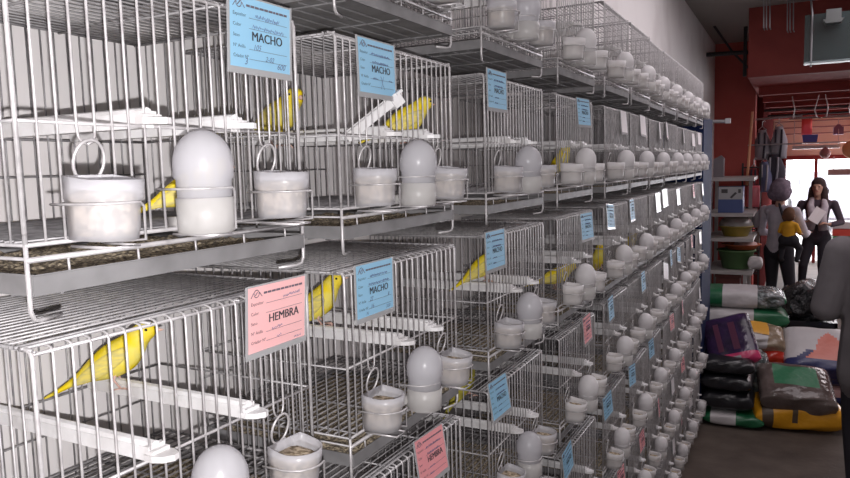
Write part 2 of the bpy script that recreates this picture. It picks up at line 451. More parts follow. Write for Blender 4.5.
logo_mb=MB(); logo_mb.tube([(.0007,.014+.0042*math.cos(a),.0665+.0042*math.sin(a)) for a in [2*PI*j/16 for j in range(16)]],.0005,4,closed=True)
logo_mb.tube([(.0007,.005,.0625),(.0007,.009,.0675),(.0007,.0105,.0665)],.0005,4); logo_mb.tube([(.0007,.023,.0625),(.0007,.019,.0675),(.0007,.0175,.0665)],.0005,4)
logo_mb.tube([(.0007,.012,.0645),(.0007,.016,.0685)],.0006,4)
logo_me=logo_mb.mesh('logo',M['inkgrey'])
macho=text_mesh('printed_text',FORM+[('MACHO',.034,.0300,.0140,0,.025)],M['ink'])
hembra=text_mesh('printed_text',FORM+[('HEMBRA',.034,.0300,.0140,.0,.025)],M['ink'])
def sheet(w,h,x,bend,seed,n=8):
    mb=MB(); q=random.Random(seed)
    def X(u,v): return x+bend*((u/w-.5)**2*4-.3)+bend*.6*(1-v/h)
    for side in (0,1):
        b=len(mb.v)
        for i in range(n+1):
            for j in range(n+1):
                mb.v.append((X(w*i/n,h*j/n)-(.0004 if side==0 else 0),w*i/n,h*j/n))
        for i in range(n):
            for j in range(n):
                a=b+i*(n+1)+j; mb.face((a,a+1,a+n+2,a+n+1) if side==0 else (a,a+n+1,a+n+2,a+1))
    return mb
card_me={c:sheet(CW,CH,0,0,1).mesh('card_sheet',M[c]) for c in ('blue','pink','palepink','whitecard')}
sl=MB()
for a in ((-.0025,CW+.0025,-.007,0),(-.0025,0,0,CH+.002),(CW,CW+.0025,0,CH+.002)): sl.box(-.0012,.0010,a[0],a[1],a[2],a[3])
sl.box(-.0012,-.0008,-.0025,CW+.0025,-.007,CH+.002)
sleeve_me=sl.mesh('plastic_sleeve',M['sleeve'])
HAND={
 'B1':text_mesh('handwriting',[('105',.036,.0205,.0085,.35,0),('2-02',.056,.0100,.0080,.35,0),('3',.022,.0035,.010,.3,0),('600',.076,.0035,.0095,.35,0)],M['pen']),
 'B2':scribble([(.034,.055,.085,.054,.0022,1),(.036,.044,.08,.043,.002,2),(.058,.026,.066,.008,.0004,3),(.066,.026,.058,.008,.0004,4),(.036,.021,.05,.021,.0015,6),(.080,.021,.09,.021,.0015,7)],'handwriting',M['pen']),
 'C1':scribble([(.060,.056,.090,.058,.0018,8),(.040,.0215,.058,.023,.0018,9),(.048,.0115,.056,.0115,.002,10),(.080,.0035,.092,.004,.0015,11)],'handwriting',M['pen']),
 'C2':text_mesh('handwriting',[('27',.034,.0205,.0085,.3,0),('8',.084,.0205,.0075,.3,0),('16',.036,.0100,.0085,.3,0),('N',.024,.002,.007,.2,0),('3/20',.078,.003,.0065,.3,0)],M['pen']),
 'X':scribble([(.034,.055,.085,.054,.002,21),(.036,.044,.08,.043,.002,22),(.036,.021,.056,.021,.0015,23),(.036,.0105,.05,.0105,.0015,24)],'handwriting',M['pen']),
}
EXTRA={'B1':scribble([(.040,.056,.080,.0555,.0028,31),(.036,.045,.088,.0445,.0022,32)],'handwriting',M['pen']),
       'C2':scribble([(.036,.056,.084,.056,.0022,33),(.032,.0445,.088,.0445,.0020,34)],'handwriting',M['pen'])}
def put_card(r,k,yc,zc,color,tilt=0,text=None,hand=None,lab=None,lean=.02,turn=0):
    x=.0075
    p=cl(r,k,(x,yc,zc))
    root=bpy.data.objects.new('record_card',card_me[color]); COL.objects.link(root)
    Rm=Matrix.Rotation(OFF[r,k][3]+turn,4,'Z')@Matrix.Rotation(math.radians(tilt*.6),4,'X')@Matrix.Rotation(-lean,4,'Y')
    root.matrix_world=Matrix.Translation(p)@Rm@Matrix.Translation((0,-CW/2,-CH/2))
    tag(root,lab,'card','bird record cards clipped to the cages')
    def ch(me):
        o=bpy.data.objects.new(me.name.split('.')[0],me); COL.objects.link(o); o.parent=root; return o
    ch(sleeve_me)
    if text is not None:
        ch(text); ch(dash_me); ch(logo_me)
        if hand in HAND: ch(HAND[hand])
        if hand in EXTRA: ch(EXTRA[hand])
put_card(1,0,.284,.244,'blue',0,macho,'B1','large pale blue male record card at the top beside the upper tray edge',-.05)
put_card(1,1,.093,.236,'blue',0,macho,'B2','blue record card in grey sleeve above a tilted white plastic trough')
put_card(1,2,.050,.245,'blue',0,macho,'X','blue record card hung under the top tray, on second tier ninth from far end')
put_card(2,0,.288,.246,'palepink',0,hembra,'C1','pale pink female record card covering the corner of a cage, near a canary',-.06)
put_card(2,1,.067,.242,'blue',0,macho,'C2','blue male record card beside the canary, above two white perches',.0)
put_card(2,2,.028,.245,'blue',0,macho,'X','blue record card in front of the canary on third tier, ninth from far end')
put_card(3,1,.225,.250,'pink',-3,hembra,'X','bright pink female record card at the lower edge below a seed cup',.16)
put_card(3,2,.045,.252,'blue',-2,macho,'X','blue record card tilted on cage front beside the greenish canary',.16)
FAR=[('blue',1,3,.236,.238,0),('white',1,4,.252,.233,0),('white',1,5,.219,.236,-4),('white',1,6,.218,.232,0),('white',1,7,.02,.236,-8),('white',1,8,.2,.228,0),('white',1,9,.245,.218,0),('white',1,10,.138,.231,0),
('blue',2,3,.266,.232,0),('blue',2,4,.061,.241,-8),('blue',2,5,.012,.236,0),('white',2,6,.168,.236,0),('white',2,6,.343,.247,4),('white',2,8,.027,.231,0),('pink',2,9,.264,.235,0),('white',2,10,.314,.227,-8),
('pink',3,3,.247,.249,0),('blue',3,4,.074,.247,0),('blue',3,5,.238,.249,0),('white',3,7,.013,.215,-20),('blue',3,7,.163,.258,0),('blue',3,8,.078,.237,-15),('pink',3,9,.224,.25,0),('white',3,10,.212,.232,0),
('blue',4,3,.035,.258,8),('blue',4,4,.039,.253,5),('blue',4,5,.006,.254,-8),('blue',4,6,.057,.248,0),('pink',4,7,.232,.251,0),('pink',4,8,.227,.248,0),('white',4,10,.286,.184,0),
('pink',5,4,.244,.233,0),('pink',5,5,.247,.225,4),('pink',5,6,.267,.233,0),('white',5,7,.288,.218,-5),('pink',5,8,.243,.241,0),('white',5,10,.317,.225,0),
('white',6,7,.346,.200,-18),('pink',6,8,.269,.241,0),('white',6,9,.226,.236,0)]
for c,r,k,yc,zc,t in FAR:
    edge='near' if yc<.17 else 'far'
    name={'white':'pale','blue':'blue','pink':'pink'}[c]
    adj='small tilted' if abs(t)>3 else 'small'
    put_card(r,k,yc,zc,{'white':'whitecard','blue':'blue','pink':'pink'}[c],t,(macho if c=='blue' else hembra) if c!='white' else None,'X' if c!='white' else None,
        f"{adj} {name} card, {edge} side of cage, {spot(r,k)}",.08,rnd.uniform(-.1,.1))

# loose plastic trough tilted inside a second-tier cage
lt=MB(); lt.box(-.045,.045,-.008,.008,-.001,.001); lt.box(-.045,.045,-.009,-.0075,-.001,.012); lt.box(-.045,.045,.0075,.009,-.001,.012); lt.box(.044,.062,-.013,.013,-.006,.014); lt.box(.055,.066,-.018,.022,.010,.014)
lo=lt.build('plastic_perch',M['perch']); tag(lo,'loose white plastic perch tilted under the blue card in grey sleeve','perch')
PERCHPOS=lo

# ------------------------------------------------------------------ canaries
def bird_meshes(body_m,wing_m):
    sec=[(-.088,.004,.0050,.0016),(-.070,.010,.0058,.0026),(-.046,.020,.0082,.0060),(-.030,.026,.0140,.0130),(-.010,.0325,.0200,.0205),(.010,.0400,.0208,.0222),(.024,.0510,.0160,.0170),(.032,.0590,.0136,.0136),(.040,.0640,.0132,.0130),(.048,.0645,.0100,.0102),(.053,.0640,.0050,.0056)]
    # interpolate
    pts=np.array(sec); t=np.arange(len(sec)); T=np.linspace(0,len(sec)-1,40)
    Q=np.stack([np.interp(T,t,pts[:,i]) for i in range(4)],1)
    for _ in range(2): Q[1:-1]=.25*Q[:-2]+.5*Q[1:-1]+.25*Q[2:]
    body=MB(); n=16; rings=[]
    for i,(x,z,ry,rz) in enumerate(Q):
        a=np.array((Q[min(i+1,39)][0]-Q[max(i-1,0)][0],Q[min(i+1,39)][1]-Q[max(i-1,0)][1])); a/=np.linalg.norm(a)
        rings.append([(x-a[1]*rz*math.sin(q),ry*math.cos(q),z+a[0]*rz*math.sin(q)) for q in [2*PI*j/n for j in range(n)]])
    body.rings(rings)
    # forked tail tip
    body.prism([(-.106,.0075),(-.098,.001),(-.106,-.0075),(-.070,-.0055),(-.070,.0055)],'z',.0020,.0042) if False else None
    wings=[]
    for s in (1,-1):
        w=MB(); rr=[]
        for i in range(12):
            q=i/11; x=.018-.078*q; z=.046-.034*q; h=.0135*math.sin(PI*min(1,(q*.8+.18)))*(1-.35*q); off=.0205*math.sin(PI*(.5-.42*q))
            rr.append([(x,s*(off+.0022*math.cos(a)-.003*q),z+h*math.sin(a)) for a in [2*PI*j/10 for j in range(10)]])
        w.rings(rr); wings.append(w.mesh('wing',wing_m,True))
    bk=MB(); bk.lathe([(.0042,0),(.0030,.004),(.0004,.0105)],0,0,10)
    bk.v=[(.0515+z,y,.0638-x*.9-z*.18) for x,y,z in bk.v]
    ey=[]
    for s in (1,-1):
        e=MB(); e.lathe([(.0002,-.0018),(.0016,-.0008),(.0018,.0004),(.0002,.0018)],0,0,10); e.v=[(.0445+x,s*(.0116)+z*.6,.0672+y) for x,y,z in e.v]; ey.append(e.mesh('eye',M['eye'],True))
    lg=[]
    for s in (1,-1):
        l=MB(); l.tube([(.000,s*.009,.024),(-.004,s*.010,.013),(.003,s*.010,.0015)],[.0035,.0014,.0012],6)
        for dy in (-.004,0,.004): l.tube([(.003,s*.010,.0015),(.012,s*.010+dy,.0010),(.015,s*.010+dy*1.3,-.003)],.0009,5)
        l.tube([(.003,s*.010,.0015),(-.006,s*.010,.0005)],.0009,5); lg.append(l.mesh('leg',M['leg'],True))
    return body.mesh('canary',body_m,True),wings,bk.mesh('beak',M['beak'],True),ey,lg
BM=bird_meshes(M['yellow'],M['yellow_wing']); BO=bird_meshes(M['olive'],M['olive'])
def put_bird(loc,heading,tilt,lab,ms=BM,scale=1.,roll_=0):
    b=bpy.data.objects.new('canary',ms[0]); COL.objects.link(b)
    piv=Vector((0,0,.012))
    b.matrix_world=Matrix.Translation(loc)@Matrix.Rotation(heading,4,'Z')@Matrix.Rotation(roll_,4,'X')@Matrix.Scale(scale,4)@Matrix.Translation(piv)@Matrix.Rotation(-tilt,4,'Y')@Matrix.Translation(-piv)
    tag(b,lab,'canary','canaries in the cages')
    for me in ms[1]+[ms[2]]+ms[3]:
        o=bpy.data.objects.new(me.name.split('.')[0],me); COL.objects.link(o); o.parent=b
    for me in ms[4]:
        o=bpy.data.objects.new('leg',me); COL.objects.link(o); o.parent=b
        # legs stay upright: undo the body tilt
        o.matrix_local=Matrix.Translation(piv)@Matrix.Rotation(tilt*.6,4,'Y')@Matrix.Translation(-piv)
    return b
deg=math.radians
def bl(r,k,x,yl,z): return Vector((x,YK[k]+yl,ZR[r]+z))
put_bird(bl(2,0,-.204,.238,.148),deg(36),deg(7),'bright yellow canary leaning forward on a perch, the largest bird in view',BM,1.02)
put_bird(bl(2,1,-.160,.160,.152),deg(28),deg(16),'yellow canary perched between the pink and blue record cards',BM,1.05)
put_bird(bl(2,2,-.070,.160,.154),deg(35),deg(14),'yellow canary with long tail behind the blue card, third tier ninth from far end')
put_bird(bl(2,3,-.085,.245,.042),deg(40),deg(-6),'yellow canary on cage floor behind seed cup, third tier eighth from far end',BM,1.1)
put_bird(bl(2,4,-.056,.165,.046),deg(-60),deg(30),'round yellow canary facing out, third tier seventh from far end')
put_bird(bl(2,5,-.055,.30,.046),deg(-40),deg(20),'tiny yellow canary half hidden by a drinker, third tier sixth from far end')
put_bird(bl(1,1,-.205,.122,.134),deg(-16),deg(-4),'plump yellow canary below the largest blue card, seen through two cages',BM,1.2)
put_bird(bl(1,1,-.060,.290,.136),deg(62),deg(2),'yellow canary behind a loose white plastic perch',BM,1.05)
put_bird(bl(1,0,-.110,.282,.042),deg(48),deg(2),'yellow canary on cage floor hidden behind a big dome drinker',BM,.90)
put_bird(bl(1,3,-.050,.215,.062),deg(40),deg(30),'pale yellow canary behind a drinker, second tier eighth from far end')
put_bird(bl(3,2,-.085,.085,.228),deg(60),deg(30),'greenish yellow canary clinging under the cage roof, fourth tier',BO,.95)
#EOF1
PERCHPOS.location=bl(1,1,-.022,.112,.160); PERCHPOS.rotation_euler=(0,deg(-36),deg(55))

# ------------------------------------------------------------------ sacks of feed
def sack(name,loc,size,rot=(0,0,0),mats=None,region=None,seed=0,lab='',cat='sack',group='sacks of feed piled on the floor',pw=.55,wr=.02,nu=84,nv=64):
    """pillow lying flat: x across (length, pinched ends), y depth, z thickness; origin at the underside centre"""
    sx,sy,sz=size; mb=MB(); q=random.Random(seed)
    ph=[(q.uniform(0,6.3),q.uniform(3,9),q.uniform(3,9)) for _ in range(6)]
    for i in range(nu+1):
        u=-1+2*i/nu
        end=(1-abs(u)**5)**.5 if abs(u)<1 else 0
        hz=max(.06,end); hy=.93+.07*end
        for j in range(nv):
            a=2*PI*j/nv; c,s_=math.cos(a),math.sin(a)
            y=math.copysign(abs(c)**pw,c)*sy/2*hy; z=math.copysign(abs(s_)**pw,s_)*sz/2*hz
            d=sum(math.sin(p+fu*u+fa*a) for p,fu,fa in ph)*wr*.25*(.3+.7*end)
            mb.v.append((u*sx/2+.3*d*sz, y*(1+d), z*(1+d*1.6)+sz/2))
    for i in range(nu):
        for j in range(nv):
            j2=(j+1)%nv; a=2*PI*(j+.5)/nv; u=-1+2*(i+.5)/nu
            mb.cur=region(u,math.cos(a),math.sin(a)) if region else 0
            mb.face((i*nv+j,i*nv+j2,(i+1)*nv+j2,(i+1)*nv+j))
    mb.cur=0
    mb.face(list(range(nv))[::-1]); mb.face([nu*nv+j for j in range(nv)])
    o=mb.build(name,mats,None,True); o.location=loc; o.rotation_euler=rot
    return tag(o,lab,cat,group)
def glossy(n,c,r=.25,noise=None,b=.4): return mat(n,c,r,0,noise,.6,(9,b,.03))
K={'black':glossy('black_sack_film',(.018,.018,.022),.28),'green':glossy('green_sack_film',(.015,.13,.055),.35),'white':glossy('white_sack_film',(.58,.55,.56),.4),
 'purple':glossy('purple_sack_film',(.045,.02,.075),.25,((.02,.012,.03),8,.35,.65)),'magenta':glossy('magenta_band',(.55,.04,.14),.3),'grey':glossy('grey_print',(.33,.33,.35),.35),
 'amber':glossy('amber_sack_film',(.78,.36,.015),.35),'brown':glossy('clear_wrapped_brown',(.16,.125,.115),.14,((.10,.075,.07),7,.35,.65),.55),'greenlab':glossy('green_label',(.02,.17,.075),.4),
 'tan':glossy('tan_clear_film',(.36,.28,.20),.18,((.24,.17,.11),9,.35,.6),.8),'orange':glossy('orange_label',(.80,.40,.06),.3),'redb':glossy('red_sack_film',(.50,.035,.02),.2),
 'navy':glossy('navy_sack_film',(.03,.035,.13),.3),'salmon':glossy('salmon_print',(.70,.22,.17),.35),'silver':mat('crumpled_clear_film',(.40,.42,.43),.12,.5,((.10,.12,.12),14,.4,.6),.6,(16,1.,.05)),'pinkp':glossy('pink_print',(.62,.36,.36),.35)}
# left stack, next to the end of the cages
sack('feed_sack',(.20,4.83,.0),(.38,.42,.10),(0,0,.05),[K['green'],K['white']],lambda u,c,s:1 if (-.75<u<.1 and c<-.2) else 0,1,'flat green and white sack on the floor under three black sacks')
sack('feed_sack',(.168,4.84,.10),(.33,.42,.14),(0,0,.02),[K['black']],None,2,'lowest of three stacked shiny black sacks by the cage end')
sack('feed_sack',(.166,4.83,.235),(.325,.40,.12),(0,0,-.04),[K['black']],None,3,'middle of three stacked shiny black sacks by the cage end')
sack('feed_sack',(.168,4.84,.35),(.33,.42,.12),(0,0,.03),[K['black']],None,4,'uppermost of three stacked shiny black sacks, under the purple sack')
def purp(u,c,s):
    if s>-.2 and c<-.55:
        if abs(u)<.28 and c<-.72: return 2
        return 1
    if s>0 and -.35<c<.35 and (-.5<u<-.28 or .1<u<.35): return 3
    return 0
sack('feed_sack',(.175,4.92,.49),(.33,.40,.12),(deg(40),deg(-17),.10),[K['purple'],K['magenta'],K['grey'],mat('dark_print',(.10,.03,.06),.3)],purp,5,'dark purple sack with magenta band and grey oval, leaning on black sacks')
# floor front: amber sack with a clear wrapped brown pack on it
sack('feed_sack',(.575,4.93,0),(.56,.48,.19),(0,0,.20),[K['amber'],mat('dark_label',(.10,.07,.05),.4),K['white']],lambda u,c,s:1 if (-.86<u<-.62 and c<-.4 and s>-.7) else (1 if (-.22<u<-.10 and c<-.6 and -.1<s<.45) else 0),6,'amber yellow sack lying on the floor in front of the pile')
def brn(u,c,s):
    if s>.2 and -.62<u<.55 and -.10<c<.38: return 1
    return 0
pk=sack('feed_sack',(.565,4.89,.175),(.46,.38,.17),(deg(21),deg(4),.16),[K['brown'],K['greenlab']],brn,7,'clear wrapped brown bale with a green label, lying on the amber sack',pw=.38,wr=.05)
sack('feed_sack',(.335,5.10,.0),(.16,.30,.42),(0,0,.1),[K['silver']],None,8,'crumpled clear film pack wedged between black sacks and the wrapped bale',pw=.45,wr=.06)
# right rear: white and navy sacks
def wn(u,c,s):
    if c<-.55-.12*u or s<-.1: return 1
    if s>0 and -.50<c<.45 and abs(u-.10)<.62*(1-(c+.50)/.95): return 2
    if s>0 and abs(u-.10)<.85*(1-(c+.50)/1.1) and c<-.1: return 3
    return 0
sack('feed_sack',(.72,5.50,.0),(.50,.36,.16),(0,0,.1),[K['navy'],K['pinkp']],lambda u,c,s:1 if (.1<u<.6 and c<-.5 and s>.0) else 0,9,'navy sack at the bottom under the white and navy sacks')
sack('feed_sack',(.72,5.49,.15),(.50,.36,.14),(0,0,.02),[K['navy'],K['white']],lambda u,c,s:1 if (-.8<u<-.2 and c<-.5) else 0,10,'navy and white sack between the other two in its stack')
sack('feed_sack',(.75,5.46,.31),(.52,.42,.16),(deg(32),deg(2),.06),[K['white'],K['navy'],K['salmon'],K['navy']],wn,11,'white and navy sack with a salmon triangle, topmost of its stack')
# behind: tan bag, red bag on supporting sacks
sack('feed_sack',(.41,5.52,0),(.44,.34,.22),(0,0,.1),[K['redb']],None,12,'red sack lowest beneath the tan bag, mostly hidden')
sack('feed_sack',(.44,5.50,.20),(.30,.30,.22),(deg(20),deg(8),.2),[K['redb']],None,13,'glossy red sack beside the wrapped bale and below the tan bag',wr=.05)
sack('feed_sack',(.335,5.46,.38),(.30,.24,.16),(deg(28),deg(10),.2),[K['tan'],K['orange'],K['white']],lambda u,c,s:(1 if (-.8<u<.15 and c>-.15 and s>.0) else (2 if (-.8<u<.1 and c<-.3 and s>.0) else 0)),14,'clear tan bag with an orange label beside the purple sack',wr=.05)
# rear stack of green and white sacks
sack('feed_sack',(.13,5.80,.0),(.66,.40,.24),(0,0,.05),[K['green']],None,15,'large dark green sack on the floor at the back of the pile')
sack('feed_sack',(.14,5.80,.23),(.66,.40,.24),(0,0,.05),[K['green']],None,16,'large dark green sack stacked under the green and white sacks')
def gw(u,c,s): return 1 if (-.38<u<.38) else (2 if u>=.38 and u<.95 else 0)
sack('feed_sack',(.19,5.76,.46),(.66,.38,.17),(0,0,.08),[K['green'],K['white'],K['green']],lambda u,c,s:1 if u<.25 and u>-.9 and s>-.5 else 0,17,'white and green sack with a long dark green end, second from top at the back')
g2=sack('feed_sack',(.17,5.76,.62),(.66,.36,.16),(0,0,.06),[K['green'],K['white'],K['silver']],gw,18,'white sack with a green end and silver film, top of the rear stack')
sm=MB(); sm.lathe([(.018,0),(.018,.001)],0,0,16)
emb=sm.build('logo',K['grey'],g2); emb.location=(-.10,-.172,.095); emb.rotation_euler=(PI/2,0,0)
# dark crate and the black crumpled bag on it
cr=MB(); cr.box(.50,.86,6.05,6.40,0,.46); cr.box(.49,.87,6.04,6.06,.43,.47); cr.box(.49,.87,6.39,6.41,.43,.47); cr.box(.49,.51,6.04,6.41,.43,.47); cr.box(.85,.87,6.04,6.41,.43,.47)
for x in (.58,.68,.78): cr.box(x-.03,x+.03,6.035,6.055,.08,.38)
tag(cr.build('crate',[K['black']]),'dark crate with a pale rim behind the white and navy sacks','crate')
sack('refuse_bag',(.67,6.22,.46),(.36,.32,.30),(0,deg(-6),.3),[mat('crumpled_black_film',(.02,.02,.022),.22,0,None,.6,(14,1.,.08))],None,19,'crumpled black bag with shiny folds standing on the dark crate','bag',None,.7,.10)

# ------------------------------------------------------------------ shelf with basins
su=empty('shelf_unit',(-.06,7.9,0),0,'pale shelf unit by the wall holding a product box and coloured basins','shelf')
MW=mat('grey_white_shelf',(.50,.47,.46),.5,0,((.40,.37,.37),6,.3,.7))
for z in (1.61,1.244,.987,.646): MB().box(-.20,.24,-.42,.40,z-.035,z).build('shelf_board',MW,su)
for x,y,zt in ((-.18,-.40,1.61),(.17,-.38,.646),(-.18,.38,1.61),(.17,.38,1.61)): MB().box(x-.018,x+.018,y-.018,y+.018,0,zt).build('upright',MW,su)
pb=MB().box(-.16,.075,7.55,7.80,1.246,1.515); b=tag(pb.build('product_box',mat('blue_box_print',(.055,.085,.24),.4)),'boxed product with blue lower half on the upper shelf','box')
w_=MB().box(-.157,.072,7.546,7.55,1.385,1.513).build('picture_panel',mat('pale_box_print',(.42,.42,.44),.4),b)
d_=MB(); d_.box(-.13,-.07,7.543,7.546,1.45,1.49); d_.prism([(-.05,1.405),(.0,1.46),(.02,1.45),(-.03,1.395)],'y',7.543,7.546); d_.box(.03,.055,7.543,7.546,1.45,1.49); d_.build('picture',mat('dark_box_print',(.06,.055,.06),.5),b)
def basin(name,c,r,h,m,lab,z):
    mb=MB(); mb.lathe([(r*.68,0),(r*.72,.004),(r*.95,h*.9),(r*1.05,h*.93),(r*1.05,h),(r*.93,h),(r*.70,.012),(r*.1,.010)],0,0,32,(True,True))
    o=mb.build(name,m,None,True); o.location=(c[0],c[1],z); return tag(o,lab,'basin','plastic basins on the shelf unit')
basin('basin',(.0,7.75,0),.165,.11,mat('yellow_plastic',(.30,.22,.03),.5),'dull yellow basin on the middle shelf under a clear cover',.988)
mb=MB(); mb.lathe([(.165,0),(.16,.03),(.13,.075),(.07,.10),(.004,.108)],0,0,28,(False,True))
o=mb.build('clear_cover',plastic('smoky_clear_plastic',(.42,.40,.40),.35),None,True); o.location=(.0,7.75,1.10); tag(o,'smoky clear domed cover resting on the yellow basin','cover')
basin('basin',(.01,7.73,0),.185,.20,mat('green_plastic',(.09,.19,.07),.5,0,((.07,.13,.05),5,.3,.7)),'deep green basin on the lower shelf under an orange basin',.648)
basin('basin',(.06,7.73,0),.185,.055,mat('orange_plastic',(.52,.13,.05),.45),'shallow orange basin set in the top of the green basin',.852)
mb=MB(); mb.lathe([(.11,0),(.12,.02),(.10,.05),(.05,.065),(.004,.068)],0,0,20); o=mb.build('pink_bag',mat('pale_pink_film',(.55,.36,.34),.4,0,None,.5,(25,.8,.02)),None,True); o.location=(.10,7.73,.875); tag(o,'pale pink bundle lying in the orange basin','bag')
o=MB().box(-.17,.06,7.56,7.85,.32,.605).build('storage_box',mat('dark_red_box',(.12,.028,.022),.6)); o['label']='dark red storage box under the lowest shelf'; o['category']='box'
l_=MB().box(-.18,.07,7.55,7.86,.57,.61).build('lid',mat('dark_red_lid',(.16,.035,.03),.5),o)
mb=MB().box(-.18,.07,7.54,7.88,.0,.32); mb.box(-.19,.08,7.53,7.89,.28,.318); tag(mb.build('storage_box',mat('black_brown_box',(.05,.03,.028),.6)),'dark brown storage box on the floor beneath the shelf unit','box')
tg=MB(); tg.prism([(-.05,0),(.05,0),(.05,.20),(.02,.23),(-.05,.19)],'y',-.05,.05); o=tg.build('carton',mat('grey_carton',(.20,.18,.20),.6)); o.location=(-.17,7.7,1.61); tag(o,'narrow grey carton standing on top of the shelf unit','carton')
sack('white_bag',(.20,7.62,.66),(.14,.14,.13),(0,0,0),[K['white']],None,20,'small white bag at the shelf end beside the green basin','bag',None,.8,.05)
# hanging rack with packets between shelf and the grey-haired woman
rk=MB(); 
for x in (.02,.20): rk.box(x-.01,x+.01,8.35,8.37,0,1.75)
for z in (.5,.75,1.0,1.25,1.5,1.7): rk.box(.01,.21,8.355,8.365,z-.008,z+.008)
tag(rk.build('display_rack',M['dark']),'dark upright display rack behind the grey-haired woman','rack')
def packet(loc,w,h,m,lab,cat='packet'):
    mb=MB(); n=8; R_=[]
    for i in range(n+1):
        t=i/n; th=.004+.030*math.sin(PI*t)**.7; ww=w*(.9+.1*math.sin(PI*t))
        R_.append([(ww/2*math.cos(a),th/2*math.sin(a)*1.,-h*t) for a in [2*PI*j/14 for j in range(14)]])
    mb.rings(R_); mb.tube([(0,0,0),(0,0,.02),(0,.03,.03)],.003,5)
    o=mb.build('hanging_packet',m,None,True); o.location=loc; return tag(o,lab,cat,'packets hanging on the display rack')
packet((.14,8.28,1.50),.13,.24,mat('pink_packet_film',(.75,.16,.20),.3),'pink red packet hanging beside the grey hair')
packet((.06,8.28,1.23),.10,.20,mat('black_packet_film',(.06,.05,.06),.3),'black packet hanging under the pink red packet')
packet((.165,8.28,1.23),.09,.20,mat('grey_packet_film',(.25,.22,.25),.3),'grey packet hanging on the dark rack, upper row')
packet((.06,8.28,.98),.11,.20,mat('maroon_packet_film',(.16,.04,.05),.3),'maroon packet hanging on the dark rack, middle row')
packet((.165,8.28,.98),.09,.20,mat('brown_packet_film',(.20,.12,.10),.3),'brown packet hanging on the dark rack, middle row')
packet((.10,8.28,.73),.20,.20,mat('dim_packet_film',(.08,.06,.06),.3),'dim packet hanging on the dark rack, lowest row')
# hanging pet coats
def coat(loc,w,h,m,m2,lab,rz=0):
    root=empty('pet_coat',loc,rz,lab,'pet coat','pet coats hung above the rack')
    mb=MB(); n=10; R_=[]
    for i in range(n+1):
        t=i/n; ww=w*(.45+.55*min(1,t*2.2)); th=.05+.05*math.sin(PI*t)
        R_.append([(ww/2*math.cos(a)*(1+.08*math.sin(5*a+4*t)),th*math.sin(a),-h*t) for a in [2*PI*j/18 for j in range(18)]])
    mb.rings(R_); mb.build('coat_body',m,root,True)
    b=MB(); b.tube([(w*.18,-.07,-h*.1),(w*.18,-.10,-h*.5),(w*.1,-.09,-h*.95)],.012,6); b.tube([(-w*.18,-.07,-h*.1),(-w*.18,-.10,-h*.5)],.012,6); b.build('trim_strap',m2,root,True)
    hk=MB(); hk.tube([(-w*.25,0,0),(0,0,.04),(w*.25,0,0)],.006,5); hk.tube([(0,0,.04),(0,0,.09),(.02,0,.11),(.03,0,.09)],.004,5); hk.build('hanger',M['steel'],root)
GC=mat('grey_fabric',(.34,.33,.37),.9); DC=mat('dark_fabric',(.04,.035,.05),.9); BC=mat('blue_grey_fabric',(.13,.14,.24),.9); RC=mat('red_fabric',(.40,.05,.06),.9)
coat((.20,8.62,2.12),.17,.34,GC,DC,'grey pet coat hung high beside the red pilaster')
coat((.37,8.62,2.15),.17,.36,GC,DC,'grey pet coat hung high nearest the peach wall')
coat((.33,8.56,1.84),.22,.36,DC,GC,'black pet coat hung below the two grey coats')
coat((.24,8.48,1.76),.15,.34,BC,GC,'blue grey pet coat hung in front of the black coat')
coat((.13,8.42,1.70),.11,.22,RC,DC,'small red pet coat hung by the pilaster edge')
rd=MB().tube([(.06,8.62,2.24),(.6,8.62,2.26)],.010,8); tag(MB().tube([(.06,8.5,1.95),(.6,8.5,1.95)],.008,8).build('garment_rail',M['steel']),'lower steel rail carrying the black and blue pet coats','rail'); tag(rd.build('garment_rail',M['steel']),'upper steel rail carrying the grey pet coats','rail')
pl=MB().tube([(.065,8.35,1.50),(.105,8.40,2.32)],[.016,.013],8); tag(pl.build('pole',mat('orange_pole',(.75,.36,.20),.35)),'orange stick leaning at the edge of the red pilaster','pole')  # thin rod standing in for sunlight along the pilaster edge

# ------------------------------------------------------------------ hanging fittings
br=MB(); br.tube([(-.30,5.9,2.12),(.055,5.9,2.10)],.014,8); br.box(.03,.07,5.88,5.92,2.085,2.125)
tag(br.build('wall_bracket',M['steel']),'grey metal bracket sticking out above the end of the cages','bracket')
cg=MB(); cg.tube([(-.3,7.6,2.88),(.25,7.6,2.86)],.022,8); cg.tube([(-.2,7.3,3.11),(-.05,7.6,2.88),(.15,7.65,2.66)],.012,6); cg.tube([(.07,7.53,2.62),(.07,7.53,3.11)],.018,8)
tag(cg.build('ceiling_brace',M['dark']),'dark metal brace under the ceiling beside the wall','brace')
